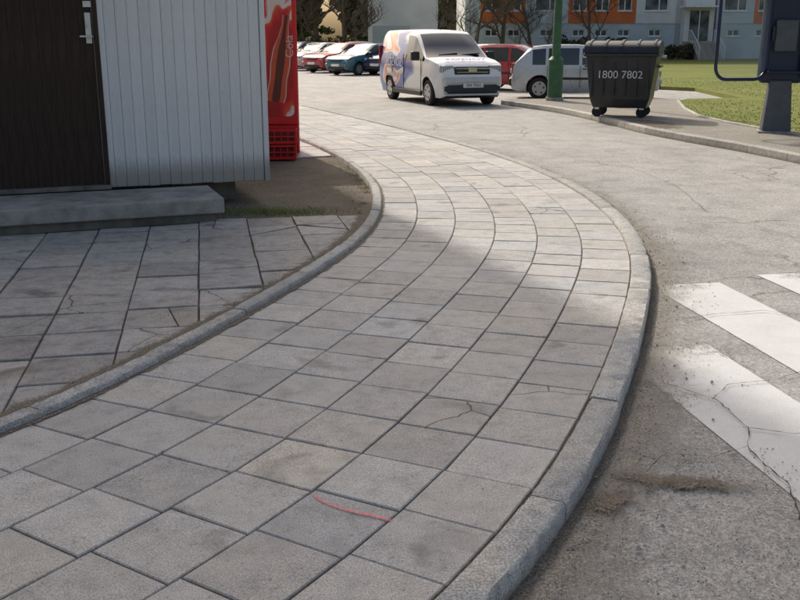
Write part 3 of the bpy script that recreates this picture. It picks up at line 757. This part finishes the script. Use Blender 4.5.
# ------------------------------------------------------------------ apartment block
m_or=plain('orange_render',(.68,.18,.06),.9,sc=.6,bump=.2); m_bl=plain('pale_blue_render',(.56,.62,.66),.9,sc=.5,bump=.2)
m_gr=plain('light_grey_render',(.74,.74,.73),.9,sc=.5); m_pl=plain('plinth_render',(.52,.58,.62),.9,sc=.5)
m_wg=M('window_glass',.08,spec=.8); m_wg.col(m_wg.ramp(m_wg.noise(.7,2),[(.4,(.03,.04,.05)),(.6,(.2,.21,.22))])); m_wg=m_wg.m
m_fr=plain('white_window_frame',(.8,.8,.8),.5)
def facade(root,x0,x1,z0,z1,y,mat,ops,tag):
    xs=sorted({x0,x1}|{a for o in ops for a in (o[0],o[1])}); zs=sorted({z0,z1}|{a for o in ops for a in (o[2],o[3])})
    V=[];F=[]
    for i in range(len(xs)-1):
        for j in range(len(zs)-1):
            cx=(xs[i]+xs[i+1])/2;cz=(zs[j]+zs[j+1])/2
            if any(o[0]<cx<o[1] and o[2]<cz<o[3] for o in ops): continue
            b=len(V); V+=[(xs[i],y,zs[j]),(xs[i+1],y,zs[j]),(xs[i+1],y,zs[j+1]),(xs[i],y,zs[j+1])]; F.append((b,b+1,b+2,b+3))
    for o in ops:
        a,b_,c,d=o[:4]; q=[(a,c),(b_,c),(b_,d),(a,d)]
        for k in range(4):
            b=len(V); p=q[k];r=q[(k+1)%4]; V+=[(p[0],y,p[1]),(p[0],y+.2,p[1]),(r[0],y+.2,r[1]),(r[0],y,r[1])]; F.append((b,b+1,b+2,b+3))
    mobj('wall_'+tag,V,F,mat,root)
    V=[];F=[]
    def bx(x0,x1,z0,z1,ya,yb,V,F):
        b=len(V); V+=[(x0,ya,z0),(x1,ya,z0),(x1,ya,z1),(x0,ya,z1),(x0,yb,z0),(x1,yb,z0),(x1,yb,z1),(x0,yb,z1)]
        F+=[(b,b+1,b+2,b+3),(b+4,b+7,b+6,b+5),(b,b+4,b+5,b+1),(b+2,b+6,b+7,b+3),(b,b+3,b+7,b+4),(b+1,b+5,b+6,b+2)]
    GV=[];GF=[]
    for a,b_,c,d in ops:
        bx(a,b_,c,d,y+.16,y+.18,GV,GF); t=.08
        bx(a,b_,c,c+t,y+.09,y+.15,V,F);bx(a,b_,d-t,d,y+.09,y+.15,V,F);bx(a,a+t,c+t,d-t,y+.09,y+.15,V,F);bx(b_-t,b_,c+t,d-t,y+.09,y+.15,V,F)
        w=b_-a; m_=a+w*(.5 if w<1.6 else .62); bx(m_-t/2,m_+t/2,c+t,d-t,y+.09,y+.15,V,F); bx(a-.05,b_+.05,c-.06,c-.005,y-.08,y+.0-.003,V,F)
    if ops: mobj('window_frames_'+tag,V,F,m_fr,root); mobj('window_panes_'+tag,GV,GF,m_wg,root)
def block(name,loc,rz,segs,H=14.6,depth=12,first=2.75):
    root=empty(name,loc,rz); x=0; k=0
    for w,mat,plm,nwin,door in segs:
        ops=[]; zf=[first+2.8*q for q in range(4)]
        step_=w/max(1,nwin); base_ops=[]
        for q in range(nwin):
            cx=x+step_*(q+.5); ww=min(1.9,step_*.62)
            for z_ in zf: ops.append((cx-ww/2,cx+ww/2,z_+.95,z_+2.35))
            if not door: base_ops.append((cx-.5,cx+.5,1.75,2.3))
        facade(root,x,x+w,first,H,0 if not door else .25,mat,ops,'%d'%k)
        facade(root,x,x+w,-.3,first,.06 if not door else .3,plm,base_ops,'base_%d'%k)
        if door:
            cx=x+w/2
            box('entrance_surround_%d'%k,(cx,-.35,2.9),(2.3,1.1,3.6),m_gr,root); box('entrance_door_%d'%k,(cx,-.93,2.55),(1.5,.06,2.3),m_wg,root)
            box('entrance_door_frame_%d'%k,(cx,-.98,2.55),(.08,.04,2.3),m_fr,root)
            box('canopy_%d'%k,(cx,-1.1,4.0),(2.8,1.8,.15),m_fr,root); box('landing_%d'%k,(cx,-1.6,.65),(2.4,1.5,1.4),m_conc,root)
            for q in range(8): box('stair_%d_%d'%(k,q),(cx,-2.5-q*.28,1.35-(q+1)*.16-.5),(1.7,.28,1.0),m_conc,root)
            pths=[]
            for sx in (-.95,.95):
                pths.append([((cx+sx,-1.,2.2),.03),((cx+sx,-2.3,2.2),.03),((cx+sx,-4.8,.95),.03),((cx+sx,-4.8,.0),.03)])
                for q in range(9): yy=-1.1-q*.42; zt=2.2 if yy>-2.3 else 2.2-(-2.3-yy)*.5; pths.append([((cx+sx,yy,zt),.018),((cx+sx,yy,zt-.95),.018)])
            tube('stair_railing_%d'%k,pths,m_fr,root)
        x+=w; k+=1
    box('body',(x/2,depth/2+.6,H/2-.02),(x-.04,depth,H-.1),m_gr,root); box('roof',(x/2,depth/2+.3,H+.15),(x+.1,depth+.8,.3),m_roof,root)
    return root
B=[(4.2,m_or,m_pl,2,False),(3.4,m_bl,m_bl,1,False),(3.2,m_gr,m_pl,1,True)]
block('unseen_shadow_block',(5.2,79.0,.03),0,
  [(1.2,m_bl,m_pl,0,False),(3.6,m_or,m_pl,2,False),(3.4,m_bl,m_pl,1,False),(1.8,m_or,m_pl,1,False),(3.6,m_or,m_pl,2,False),(3.2,m_gr,m_pl,1,False),(3.2,m_gr,m_pl,1,True),(3.0,m_bl,m_pl,1,False),(3.2,m_or,m_pl,2,False),(3.4,m_bl,m_pl,1,False)]+B*2)
m_wgar=plain('white_render',(.82,.82,.81),.9,sc=.5)
gb=empty('white_garage_building',(-1.8,68,-.1))
box('walls',(2.0,4,3.2),(4.8,8,6.4),m_wgar,gb); box('roof',(2.0,4,6.55),(5.2,8.6,.3),m_roof,gb)
box('garage_door',(1.2,-.03,1.3),(2.6,.06,2.5),m_pl,gb); box('window',(3.2,-.03,5.2),(1.2,.06,.9),m_wg,gb)
ang=math.atan2(.348,.938); LN=29.24
shadow_block=block('unseen_shadow_block',(-4.75-LN*math.cos(ang),21.0-LN*math.sin(ang),-.1),ang,[(4.2,m_or,m_pl,2,False),(3.4,m_bl,m_bl,1,False)]*3+[(3.2,m_or,m_pl,1,False),(3.24,m_or,m_pl,1,False)],H=20.2,depth=11)  # unseen tall block added behind the shed to cast the pavement's shadow edge

# ------------------------------------------------------------------ trees
m_bark=plain('tree_bark',(.11,.085,.062),.95,var=.3,sc=8,bump=.5)
def leafm(name,a,b):
    m=M(name,.8,spec=.2); m.col(m.ramp(m.noise(1.2,3,.7),[(.35,a),(.65,b)])); return m.m
m_ever=leafm('evergreen_foliage',(.02,.04,.018),(.06,.085,.035)); m_shr=leafm('shrub_foliage',(.07,.065,.035),(.13,.115,.06))
m_far=leafm('distant_wood',(.10,.09,.065),(.17,.15,.11))
def bare_tree(name,loc,H,r0=.16,depth=5,seed=1,low=.22):
    rnd=random.Random(seed); paths=[]; root=empty(name,loc)
    def br(p,d,L,r,k):
        pts=[(tuple(p),r)]; q=Vector(p); dd=Vector(d); n=4
        for i in range(n):
            dd=(dd+Vector((rnd.gauss(0,.12),rnd.gauss(0,.12),rnd.gauss(.03,.08)))).normalized(); q=q+dd*L/n
            pts.append((tuple(q),r*(1-.5*(i+1)/n)))
            if k>0 and (k<depth or i>=1):
                for _ in range(1 if k>2 else 2):
                    a=rnd.uniform(0,6.28); side=Vector((math.cos(a),math.sin(a),rnd.uniform(.1,.7))).normalized()
                    br(q,(dd*.55+side*.8).normalized(),L*rnd.uniform(.5,.72),r*.5,k-1)
        paths.append(pts)
    br(Vector((0,0,0)),Vector((0,0,1)),H*.5,r0,depth-1)
    tube('trunk_and_branches',paths,m_bark,root,4); return root
for i,(x,y,h,r,sd_) in enumerate([(4.6,60,9,.15,3),(7.0,66,10,.17,5),(13.5,70,9,.14,8),(27.5,71,8,.12,14),(-3.6,63,9,.2,31),(-5.6,65,10,.22,32),(-8,66,10,.22,34),(10,74,9,.15,35)]):
    bare_tree('bare_tree',(x,y,-.08),h,r,5,sd_)
def foliage(name,loc,blobs,n,size,mat,trunk=None,seed=1):
    rnd=random.Random(seed); root=empty(name,loc); V=[];F=[]
    for _ in range(n):
        c,r=rnd.choice(blobs); d=Vector((rnd.gauss(0,1),rnd.gauss(0,1),rnd.gauss(0,1))).normalized()*rnd.random()**.45
        p=Vector(c)+Vector((d.x*r[0],d.y*r[1],d.z*r[2])); s=size*rnd.uniform(.5,1.3)
        a=Vector((rnd.gauss(0,1),rnd.gauss(0,1),rnd.gauss(0,1))).normalized(); b=a.orthogonal().normalized(); c2=a.cross(b); k=len(V)
        V+=[p+b*s,p+c2*s*.6,p-b*s,p-c2*s*.6]; F.append((k,k+1,k+2,k+3))
    mobj('foliage',V,F,mat,root)
    if trunk: cyl('trunk',(0,0,trunk/2),.2,trunk,m_bark,root,r2=.08)
    return root
def spruce(name,loc,H,W,seed):
    rnd=random.Random(seed); bl=[]
    k=0
    while k<H*9:
        z=.4+rnd.random()*(H-.6); rr_=W*(1-z/H)+.15; a=rnd.uniform(0,6.28); q=rnd.random()**.5
        bl.append(((math.cos(a)*rr_*q,math.sin(a)*rr_*q,z),(.55,.55,.28))); k+=1
    return foliage(name,loc,bl,6000,.16,m_ever,H*.95,seed)
spruce('spruce_tree',(-7.3,72,0),10,2.6,1); spruce('spruce_tree',(-11,70,0),11,3.2,3)
foliage('hedge',(-11,62.5,0),[((x*.8,rr2,.8),(.8,.5,U(.7,1.0))) for x in range(0,11) for rr2 in (0,.3)],9000,.12,m_shr,seed=5)
foliage('shrub',(12.2,74,0),[((x*.9,U(-.5,.5),.8),(.8,.7,U(.6,1.1))) for x in range(0,6)],5000,.12,m_shr,seed=6)
foliage('shrub',(21.0,76,0),[((x*.7,U(-.3,.3),.6),(.6,.6,U(.4,.7))) for x in range(0,3)],2500,.1,m_shr,seed=7)
foliage('distant_trees',(-30,108,0),[((x*1.6,U(-3,3),U(1,9)),(2.0,2,U(2.,3.6))) for x in range(0,26)]*2,20000,.55,m_far,seed=9)
bare_tree('bare_shrub',(8.6,72,0),4.5,.05,5,21); bare_tree('bare_shrub',(10.6,71,0),4,.05,5,22)

# ------------------------------------------------------------------ light, sky, camera
EL=RD(38); az=Vector((-.348,.938)).normalized(); sd=Vector((az.x*math.cos(EL),az.y*math.cos(EL),math.sin(EL)))
L=bpy.data.lights.new('sun','SUN'); L.energy=2.9; L.angle=RD(.6); L.color=(1,.96,.90)
lo=bpy.data.objects.new('sun',L); lo.rotation_euler=(-sd).to_track_quat('-Z','Y').to_euler(); lo.location=(0,0,30); link(lo)
w=bpy.data.worlds.new('World'); scene.world=w; w.use_nodes=True; nt=w.node_tree
sk=nt.nodes.new('ShaderNodeTexSky'); sk.sky_type='NISHITA'; sk.sun_disc=False; sk.sun_elevation=EL; sk.sun_rotation=math.atan2(az.x,az.y); sk.air_density=1.; sk.dust_density=6.; sk.ozone_density=.3
nt.links.new(sk.outputs[0],nt.nodes['Background'].inputs[0]); nt.nodes['Background'].inputs[1].default_value=.15
cam=bpy.data.cameras.new('camera'); co=bpy.data.objects.new('camera',cam); link(co)
co.location=(0,0,1.5); co.rotation_euler=(math.pi/2-math.atan(260/950),0,0); cam.sensor_width=36; cam.lens=36*950/800; cam.clip_end=2000; cam.clip_start=.05
scene.camera=co
scene.view_settings.view_transform='Standard'; scene.view_settings.look='None'; scene.view_settings.exposure=0
